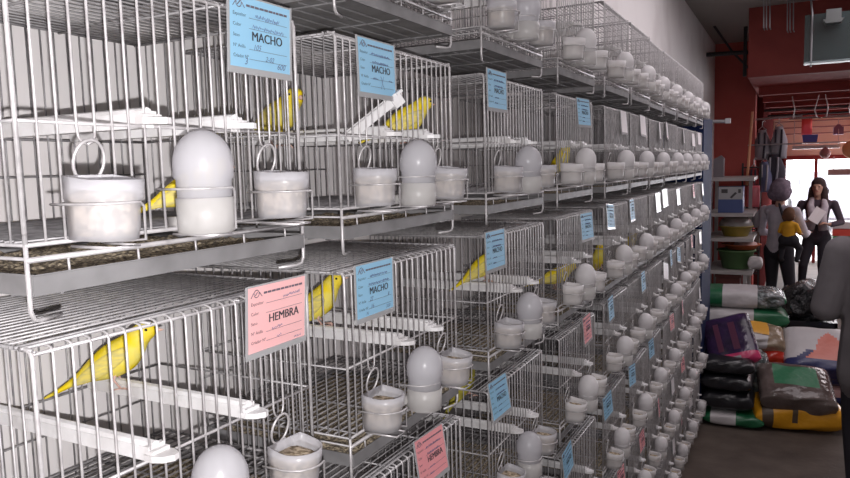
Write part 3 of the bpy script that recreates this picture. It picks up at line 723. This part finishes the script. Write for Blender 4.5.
# teal glass sheet hung below the ceiling in front of the mezzanine
gsh=empty('glass_shelf',(0,0,0),0,'teal glass sheet hanging from metal brackets before the red mezzanine','glass shelf')
g=MB(); g.box(.58,1.5,6.05,6.07,2.53,2.90); g.build('glass_sheet',M['tealglass'],gsh)
g=MB(); g.box(.58,1.5,5.95,6.06,2.515,2.53); g.build('glass_base',plastic('frosted_green',(.22,.28,.28),.4),gsh)
for x in (.63,1.0): MB().tube([(x,6.04,2.5),(x,6.04,2.9),(x-.02,6.1,3.11)],.008,6).build('bracket',M['steel'],gsh)
tag(MB().box(.72,.82,5.9,6.0,2.83,2.90).prism([(.70,2.83),(.84,2.83),(.82,2.80),(.72,2.80)],'y',5.9,6.0).build('lamp_box',mat('pale_grey_box',(.16,.17,.17),.6),gsh),None)
for i,(x,y) in enumerate(((.47,6.45),(.30,6.2))):
    h=MB(); 
    for dx in (-.02,0,.025): h.tube([(x+dx,y,3.11),(x+dx+.004,y,2.86),(x+dx+.012,y-.02,2.84)],.005,5)
    tag(h.build('ceiling_hook',M['steel']),['cluster of steel hooks hanging beside the teal glass','cluster of steel hooks hanging near the mezzanine corner'][i],'hook')
def hanging_frame(x,y,s,lab):
    h=MB(); h.tube([(x-s,y,2.43),(x-s*.8,y,2.30),(x-s*.9,y,2.20)],.007,5); h.tube([(x+s,y,2.43),(x+s*.7,y,2.28),(x+s*.9,y,2.20)],.007,5)
    h.tube([(x-s*1.2,y,2.20),(x+s*1.2,y,2.20)],.008,5); h.tube([(x-s*.8,y,2.30),(x+s*.7,y,2.28)],.005,5); h.tube([(x-s,y+.15,2.22),(x+s,y+.15,2.22)],.006,5)
    tag(h.build('wire_hanger',mat('bright_wire',(.62,.58,.58),.25,.8)),lab,'hanger','wire hangers under the mezzanine')
hanging_frame(.62,8.0,.12,'bright wire hanger under the red mezzanine, nearer the pilaster')
hanging_frame(.92,8.0,.12,'bright wire hanger under the red mezzanine, between two others')
hanging_frame(1.22,8.0,.12,'bright wire hanger under the red mezzanine, furthest from the pilaster')
for i,y in enumerate((9.0,10.2)):
    tag(MB().tube([(.2,y,2.36),(4.1,y,2.36)],.014,8).build('ceiling_rail',M['dark']),['dark rail across under the mezzanine, nearer one','dark rail across under the mezzanine, further one'][i],'rail')
# far wall display above the shop window
for i,z in enumerate((2.18,2.28,2.38)):
    tag(MB().tube([(.24,12.6,z),(3.4,12.6,z)],.010,6).build('display_rail',mat('brown_rail',(.30,.14,.12),.5)),['lowest of three thin rails before the peach wall','middle of three thin rails before the peach wall','highest of three thin rails before the peach wall'][i],'rail')
bn=MB(); R_=[]
for i in range(9): R_.append([(.62+.15*u,12.55+.02*math.sin(i+3*u),2.46-.30*i/8) for u in (0,.33,.66,1)]+[(.62+.15*u,12.56+.02*math.sin(i+3*u),2.46-.30*i/8) for u in (1,.66,.33,0)])
bn.rings(R_); tag(bn.build('banner',mat('red_banner',(.75,.12,.10),.7),None,True),'red cloth banner hanging before the peach wall','banner')
bk=MB(); bk.rings([[(.74+.11*s*c_,12.3+.10*s*d_,z) for c_,d_ in ((-1,-1),(1,-1),(1,1),(-1,1))] for z,s in ((2.03,.85),(2.15,1),(2.15,.92),(2.045,.8))]); tag(bk.build('basket',mat('blue_basket',(.06,.10,.42),.4)),'blue basket on the hanging shelf before the peach wall','basket')
sh=MB(); sh.box(.50,1.15,12.2,12.45,1.93,1.98); sh.tube([(.52,12.3,1.98),(.52,12.55,2.38)],.006,5); sh.tube([(1.13,12.3,1.98),(1.13,12.55,2.38)],.006,5); sh.box(.55,1.4,12.15,12.4,2.01,2.03)
tag(sh.build('hanging_shelf',mat('grey_shelf',(.42,.40,.40),.5)),'grey hanging shelf under the blue basket','shelf')
bb=MB(); bb.lathe([(.004,-.085),(.045,-.075),(.075,-.03),(.078,.01),(.055,.05),(.02,.075),(.004,.10)],0,0,18); o=bb.build('hanging_ball',mat('brown_wicker',(.28,.15,.15),.8),None,True); o.location=(.95,12.2,1.86); tag(o,'round brown wicker ball hanging at the shop window top','ball')
dd=MB(); dd.lathe([(.12,-.02),(.135,0),(.12,.02)],0,0,24); o=dd.build('hanging_disc',mat('orange_brown',(.50,.26,.12),.7),None,True); o.location=(1.30,12.1,1.90); o.rotation_euler=(PI/2,0,0); tag(o,'orange brown round disc hanging at the photo edge by window','disc')
tag(MB().box(1.06,1.20,12.45,12.55,2.14,2.26).prism([(1.08,2.26),(1.18,2.26),(1.15,2.30),(1.11,2.30)],'y',12.47,12.53).build('display_box',mat('mauve_box',(.22,.14,.20),.6)),'dark mauve box on the far rails right of blue basket','box')
tag(MB().box(1.02,1.6,12.9,12.94,1.50,1.60).tube([(1.1,12.92,1.60),(1.1,12.95,1.8)],.006,5).build('window_board',mat('brown_board',(.30,.20,.19),.7)),'brown board hanging across the shop window beside the dark-haired woman','board')
# low stand of packets by the window
lw=empty('display_stand',(1.35,10.9,0),0,'low stand with green and red packs beside the dark-haired woman','stand')
MB().box(-.35,.4,-.2,.2,0,.62).build('stand_body',M['dark'],lw)
for i,(c,z) in enumerate((((.05,.35,.10),.62),((.55,.06,.04),.72),((.55,.50,.50),.82))): MB().box(-.33,.38,-.18,.18,z,z+.09).build('pack',mat('pack_%d'%i,c,.5),lw)

# parked car outside
car=empty('parked_car',(1.4,21,0),PI/2+.1,'grey car parked in the street beyond the shop window','car')
prof=[(-2.0,.35),(-2.05,.75),(-1.85,.95),(-1.15,1.02),(-.6,1.42),(.7,1.45),(1.35,1.02),(2.0,.85),(2.08,.4),(1.9,.28),(-1.8,.28)]
cb=MB(); cb.prism([(x,z) for x,z in prof],'y',-.82,.82); cb.build('car_body',mat('grey_car_paint',(.30,.28,.32),.3,.3),car)
cb=MB(); cb.prism([(-1.0,1.03),(-.55,1.36),(.65,1.38),(1.15,1.03)],'y',-.835,.835); cb.build('side_window',mat('dark_car_glass',(.05,.05,.07),.1),car)
for x in (-1.3,1.3):
    for y in (-.78,.78):
        t=MB(); t.lathe([(.2,-.1),(.32,-.1),(.34,-.06),(.34,.06),(.32,.1),(.2,.1)],0,0,24); o=t.build('wheel',M['dark'],car,True); o.location=(x,y,.32); o.rotation_euler=(PI/2,0,0)

# ------------------------------------------------------------------ people
def remesh(name,caps,mats,parent,voxel=.009,smooth=6):
    """caps: (p0,p1,r0,r1,material,flat) -> one continuous skin"""
    mb=MB()
    for p0,p1,r0,r1,m,fl in caps: mb.capsule(p0,p1,r0,r1,fl)
    o=mb.build(name,mats)
    md=o.modifiers.new('r','REMESH'); md.mode='VOXEL'; md.voxel_size=voxel
    sm_=o.modifiers.new('s','SMOOTH'); sm_.iterations=smooth; sm_.factor=.5
    dg=bpy.context.evaluated_depsgraph_get(); me=bpy.data.meshes.new_from_object(o.evaluated_get(dg))
    me.name=name; old=o.data; o.modifiers.clear(); o.data=me; bpy.data.meshes.remove(old)
    me.materials.clear()
    for m in mats: me.materials.append(m)
    n=len(me.polygons); c=np.empty(n*3); me.polygons.foreach_get('center',c); c=c.reshape(n,3)
    best=np.full(n,1e9); idx=np.zeros(n,int)
    for p0,p1,r0,r1,m,fl in caps:
        p0=np.array(p0,float); p1=np.array(p1,float); d=p1-p0; L=max(d@d,1e-9)
        t=np.clip((c-p0)@d/L,0,1); q=c-(p0+t[:,None]*d)
        if fl:
            a=np.array(fl[0],float); a/=np.linalg.norm(a); q=q+np.outer(q@a,a)*(1/fl[1]-1)
        e=np.linalg.norm(q,axis=1)-(r0+(r1-r0)*t)
        k=e<best; best[k]=e[k]; idx[k]=m
    me.polygons.foreach_set('material_index',idx.astype(np.int32)); me.polygons.foreach_set('use_smooth',[True]*n); me.update()
    o.parent=parent; return o
SKIN=mat('skin',(.46,.27,.20),.55); 
def hand(wrist,dirv,palm_n,mat_i,curl=.5,s=1.):
    """palm and five separate bent fingers, thumb leaving the side"""
    w=Vector(wrist); d=Vector(dirv).normalized(); n=Vector(palm_n).normalized(); n=(n-d*n.dot(d)).normalized(); a=d.cross(n)
    C=[(w,w+d*.075*s,.022*s,.034*s,mat_i,(n,.5))]
    for i,(off,L) in enumerate(((-.027,.060),(-.009,.070),(.009,.066),(.027,.052))):
        b=w+d*.082*s+a*off*s; k=b+(d*.9+n*curl*.5)*L*.55*s; e=k+(d*.6+n*curl*1.2).normalized()*L*.5*s
        C+=[(b,k,.0088*s,.0078*s,mat_i,None),(k,e,.0078*s,.0062*s,mat_i,None)]
    b=w+d*.028*s-a*.026*s; k=b+(d*.55-a*.75+n*.25).normalized()*.036*s; e=k+(d*.9-a*.2+n*.4).normalized()*.030*s
    C+=[(b,k,.0115*s,.0095*s,mat_i,None),(k,e,.0095*s,.0075*s,mat_i,None)]
    return C
def person(loc,rz,Hh,label,arms,legs,mats,hair,headturn=0,headtilt=0,bulk=0):
    """local frame faces +y. mats: [skin, top, trousers, shoe, extra]. arms/legs: joints (metres at 1.6 m height)"""
    s=Hh/1.6
    root=empty('person',loc,rz,label,'person')
    V=lambda *p: tuple(x*s for x in p)
    f=((0,1,0),.66)
    caps=[(V(-.065,0,.81),V(.065,0,.81),.108*s,.108*s,2,((0,1,0),.9)),
          (V(0,.0,.86),V(0,.0,1.00),.150*s,.130*s,1,((0,1,0),.72)),(V(0,.005,1.0),V(0,.01,1.18),.128*s,.15*s,1,((0,1,0),.70)),
          (V(-.105,0,1.255),V(.105,0,1.255),.068*s,.068*s,1,None),(V(-.05,.05,1.16),V(.05,.05,1.16),.095*s,.095*s,1,((0,1,0),.8)),
          (V(0,-.005,1.27),V(0,.012,1.385),.052*s,.046*s,0,None)]
    if bulk: caps+=[(V(0,0,.70),V(0,0,1.0),.185*s,.165*s,1,((0,1,0),.75)),(V(0,0,1.0),V(0,.0,1.2),.165*s,.175*s,1,((0,1,0),.72))]
    hc=Vector((0,.02,1.475))
    hl=[((0,.005,.01),(0,-.01,.03),.085,.088,0,((1,0,0),.86)),((0,.03,-.045),(0,.045,-.075),.060,.046,0,((1,0,0),.92)),
        ((0,.090,.012),(0,.104,-.018),.010,.014,0,None),((-.030,.074,.030),(.030,.074,.030),.014,.014,0,None),((-.020,.082,-.052),(.020,.082,-.052),.010,.010,0,None),
        ((-.076,.0,.005),(-.078,-.005,-.022),.013,.010,0,None),((.076,.0,.005),(.078,-.005,-.022),.013,.010,0,None)]
    HR=Matrix.Rotation(headturn,3,'Z')@Matrix.Rotation(headtilt,3,'X')
    H=lambda p: tuple((hc+HR@Vector(p))*s)
    for p0,p1,r0,r1,m,fl in hl: caps.append((H(p0),H(p1),r0*s,r1*s,m,(tuple(HR@Vector(fl[0])),fl[1]) if fl else None))
    for sh,el,wr,hd,pn,curl in arms:
        caps+=[(V(*sh),V(*el),(.052+bulk)*s,(.042+bulk)*s,1,None),(V(*el),V(*wr),(.042+bulk)*s,(.033+bulk*.8)*s,1,None)]
        w2=Vector(wr)+Vector(hd).normalized()*.02
        caps.append((V(*wr),tuple(w2*s),.027*s,.026*s,0,None)); caps+=hand(w2*s,hd,pn,0,curl,s)
    for hp,kn,an,toe in legs:
        caps+=[(V(*hp),V(*kn),.088*s,.060*s,2,None),(V(*kn),V(*an),.060*s,.044*s,2,None)]
        ax,ay,az=an; hl_=(ax-.15*toe[0],ay-.15*toe[1],az-.045)
        caps.append((V(ax-.02*toe[0],ay-.02*toe[1],max(.035,az-.05)),V(ax+.15*toe[0],ay+.15*toe[1],max(.03,az-.055)),.038*s,.033*s,3,None))
    remesh('body',caps,mats,root,.008)
    for q in (-1,1):
        e=MB(); e.lathe([(.001,-.009),(.007,-.006),(.009,0),(.007,.006),(.001,.009)],0,0,12)
        o=e.build('eye',M['eye'],root,True); o.location=H((q*.031,.079,.014)); o.scale=(s*1.2,s*.7,s*.7)
    m_=MB().capsule(H((-.020,.088,-.048)),H((.020,.088,-.048)),.0055*s,.0055*s); m_.build('mouth',mat('lips',(.36,.12,.11),.5),root,True)
    hcaps=[(H(a),H(b),r0*s,r1*s,0,(tuple(HR@Vector(fl[0])),fl[1]) if fl else None) for a,b,r0,r1,fl in hair[1]]
    remesh('hair',hcaps,[hair[0]],root,.010,4)
    return root,s,H
LEGS=lambda x1,y1,x2,y2:[((-.085,0,.78),(-.10+x1*.5,.03+y1*.5,.44),(-.10+x1,-.02+y1,.085),(-.25,1)),((.085,0,.78),(.10+x2*.5,.03+y2*.5,.44),(.10+x2,-.02+y2,.085),(.25,1))]
TROUS=mat('dark_trousers',(.022,.020,.028),.8); SHOE=mat('black_shoe',(.015,.014,.015),.5)
# grey-haired woman in a pale shirt, carrying a child
SHIRT=mat('pale_mauve_shirt',(.62,.58,.64),.85,0,((.46,.43,.49),9,.35,.65))
GH=mat('grey_hair',(.24,.19,.24),.9,0,((.15,.115,.155),30,.35,.65))
p1,s1,H1=person((.405,8.22,0),deg(-34),1.56,'grey-haired person in pale shirt and dark trousers, turned away, carrying a child',
  [((.19,.0,1.26),(.24,.10,1.00),(.14,.30,1.00),(-.6,.6,.1),(0,0,-1),.8),((-.19,0,1.26),(-.24,.02,1.0),(-.10,.26,.98),(.6,.7,.1),(0,0,-1),.8)],
  LEGS(.0,.0,.0,.06),[SKIN,SHIRT,TROUS,SHOE],
  (GH,[((0,-.015,.045),(0,-.03,.03),.105,.108,((1,0,0),.98)),((-.05,-.045,-.03),(.05,-.045,-.03),.078,.078,None),((-.075,.0,.0),(-.075,-.02,-.05),.048,.042,None),((.075,.0,.0),(.075,-.02,-.05),.048,.042,None),((-.03,.045,.085),(.03,.045,.085),.045,.045,None)]),0,0)
bg=MB(); bg.tube([(-.10,.12,1.28*.975),(.0,-.02,1.32),(.10,-.10,1.20),(.17,-.08,1.0)],.014,6); bg.build('bag_strap',TROUS,p1)
# child carried in front of her
YT=mat('yellow_top',(.80,.42,.02),.8,0,((.68,.33,.02),9,.3,.7)); BH=mat('brown_hair',(.14,.065,.035),.9)
CS=.80
def child():
    root=empty('person',(.50,7.98,.945),deg(-20),'small child in yellow top and dark trousers held by the grey-haired person','person')
    c=[((0,0,.0),(0,0,.16),.085,.085,1,((0,1,0),.8)),((-.055,0,.19),(.055,0,.19),.040,.040,1,None),((0,0,.22),(0,.0,.25),.030,.030,0,None),
       ((0,.005,.315),(0,-.005,.335),.066,.068,0,None),((0,.03,.285),(0,.035,.275),.045,.040,0,None),((0,.072,.31),(0,.077,.30),.008,.009,0,None),((-.068,0,.31),(-.069,-.003,.295),.010,.009,0,None),((.068,0,.31),(.069,-.003,.295),.010,.009,0,None),
       ((-.045,0,-.02),(.045,0,-.02),.085,.085,2,None)]
    for q in (-1,1):
        c+=[((q*.085,0,.185),(q*.125,.02,.09),.032,.027,1,None),((q*.125,.02,.09),(q*.10,.10,.06),.026,.020,1,None)]+hand((q*.10,.105,.06),(0,1,0),(0,0,-1),0,.5,.6)
        c+=[((q*.06,.0,-.03),(q*.11,.07,-.13),.058,.046,2,None),((q*.11,.07,-.13),(q*.10,.02,-.27),.044,.030,2,None),((q*.10,.02,-.285),(q*.10,.08,-.30),.027,.023,3,None)]
    root.scale=(CS,CS,CS)
    remesh('body',c,[SKIN,YT,TROUS,SHOE],root,.007)
    remesh('hair',[((0,-.012,.345),(0,-.02,.33),.072,.076,0,None),((-.03,-.03,.29),(.03,-.03,.29),.052,.052,0,None),((0,.03,.375),(0,.0,.385),.035,.04,0,None)],[BH],root,.008,4)
    for q in (-1,1):
        e=MB(); e.lathe([(.001,-.006),(.006,0),(.001,.006)],0,0,10); o=e.build('eye',M['eye'],root,True); o.location=(q*.025,.068,.325)
child()
# dark-haired woman facing the camera with a pale scarf and papers
JACK=mat('dark_jacket',(.045,.030,.045),.85); DH=mat('dark_brown_hair',(.055,.030,.028),.8,0,((.03,.016,.016),30,.35,.65))
p2,s2,H2=person((.81,9.92,0),deg(178),1.53,'dark-haired person in dark jacket with pale scarf, holding papers at the chest',
  [((.19,0,1.26),(.27,.02,1.02),(.17,.24,1.03),(-.8,.35,.25),(0,0,-1),.7),((-.19,0,1.26),(-.28,.02,1.02),(-.17,.24,1.00),(.8,.35,.2),(0,0,-1),.7)],
  [((-.085,0,.78),(-.075,.04,.44),(-.09,-.02,.085),(-.2,1)),((.085,0,.78),(.15,.05,.44),(.17,-.06,.085),(.3,1))],[SKIN,JACK,TROUS,SHOE],
  (DH,[((0,-.015,.045),(0,-.03,.02),.096,.10,((1,0,0),.95)),((-.075,-.005,-.02),(-.085,.0,-.20),.040,.048,None),((.075,-.005,-.02),(.085,.0,-.20),.040,.048,None),((-.05,-.06,-.05),(.05,-.06,-.05),.07,.07,None),((-.06,-.07,-.20),(.06,-.07,-.20),.06,.06,None),((-.025,.040,.085),(.025,.040,.085),.038,.038,None)]),deg(-12),0)
SC=mat('pale_scarf',(.50,.46,.50),.85,0,((.36,.32,.36),14,.35,.65))
sc=MB(); sc.tube([(-.07,.03,1.33),(-.085,.13,1.24),(-.05,.165,1.10),(-.075,.16,.92)],[.030,.045,.060,.055],10); sc.tube([(.07,.03,1.33),(.085,.13,1.24),(.05,.165,1.10),(.085,.16,.93)],[.030,.045,.060,.055],10); sc.tube([(-.07,.03,1.33),(0,-.05,1.345),(.07,.03,1.33)],.028,8)
sc.v=[(x*s2,y*s2,z*s2) for x,y,z in sc.v]; sc.build('scarf',SC,p2,True)
pp=MB(); pp.rings([[(.0+u*.13-.065,.0+.01*math.sin(4*u),v*.20) for u in (0,.25,.5,.75,1)]+[(.0+u*.13-.065,.003+.01*math.sin(4*u),v*.20) for u in (1,.75,.5,.25,0)] for v in (0,.5,1)])
o=pp.build('papers',mat('white_paper',(.60,.57,.58),.7)); o.location=(.75,9.60,1.00); o.rotation_euler=(deg(-20),deg(35),deg(8)); tag(o,'pale papers held at the chest of the dark-haired person','papers')
# person cut by the right edge of the photograph
GJ=mat('grey_coat',(.20,.185,.195),.9,0,((.15,.135,.145),8,.3,.7)); LH=mat('light_brown_hair',(.36,.25,.20),.8,0,((.28,.18,.14),25,.35,.65))
person((.935,3.62,0),deg(8),1.69,'person in grey coat and black trousers at the edge of the picture',
  [((.19,0,1.26),(.24,.04,1.0),(.22,.20,.86),(.0,.6,-.4),(1,0,0),.5),((-.175,0,1.26),(-.235,.0,1.0),(-.13,.22,.96),(.5,.6,.1),(0,0,-1),.5)],
  LEGS(.02,.0,.0,.04),[SKIN,GJ,TROUS,SHOE],
  (LH,[((0,-.015,.045),(0,-.03,.02),.100,.104,((1,0,0),.98)),((-.07,-.01,-.02),(-.08,-.01,-.15),.045,.045,None),((.07,-.01,-.02),(.08,-.01,-.15),.045,.045,None),((-.05,-.06,-.05),(.05,-.06,-.05),.07,.07,None),((-.05,-.065,-.14),(.05,-.065,-.14),.06,.06,None)]),0,0,.024)

# ------------------------------------------------------------------ light
w=bpy.data.worlds.new('sky'); S.world=w; w.use_nodes=True
w.node_tree.nodes['Background'].inputs[0].default_value=(.95,.95,1,1); w.node_tree.nodes['Background'].inputs[1].default_value=3.0
def area(name,loc,rot,size,power,col=(1,1,1)):
    l=bpy.data.lights.new(name,'AREA'); l.shape='RECTANGLE'; l.size,l.size_y=size; l.energy=power; l.color=col
    o=bpy.data.objects.new(name,l); COL.objects.link(o); o.location=loc; o.rotation_euler=rot; return o
area('ceiling_light',(1.6,1.2,3.0),(0,0,0),(1.2,2.4),7,(1,.93,.97))  # overhead fills added for ambient brightness, no fixtures in view
area('ceiling_light',(1.3,4.8,3.0),(0,0,0),(1.2,2.4),8,(1,.91,.95))
area('ceiling_light',(.50,3.3,3.06),(0,deg(20),0),(.12,3.0),7.5,(1,.92,.95))  # added strip that brightens the upper wall
area('ceiling_light',(2.0,8.6,2.40),(0,0,0),(1.0,2.4),20,(1,.90,.93))  # added fill for the area under the mezzanine
area('shop_window_light',(2.0,13.1,1.2),(deg(-90),0,0),(3.2,1.6),60,(.97,.95,1))
pt=bpy.data.lights.new('camera_flash','POINT'); pt.energy=19.0; pt.shadow_soft_size=.004; pt.color=(1,.97,.97)
po=bpy.data.objects.new('camera_flash',pt); COL.objects.link(po); po.location=CAMP-U2*.030+R2*.012-F*.01

S.view_settings.view_transform='Standard'; S.view_settings.look='None'; S.view_settings.exposure=1.1; S.view_settings.gamma=1
S.cycles.use_denoising=True
S.cycles.max_bounces=8; S.cycles.transparent_max_bounces=24
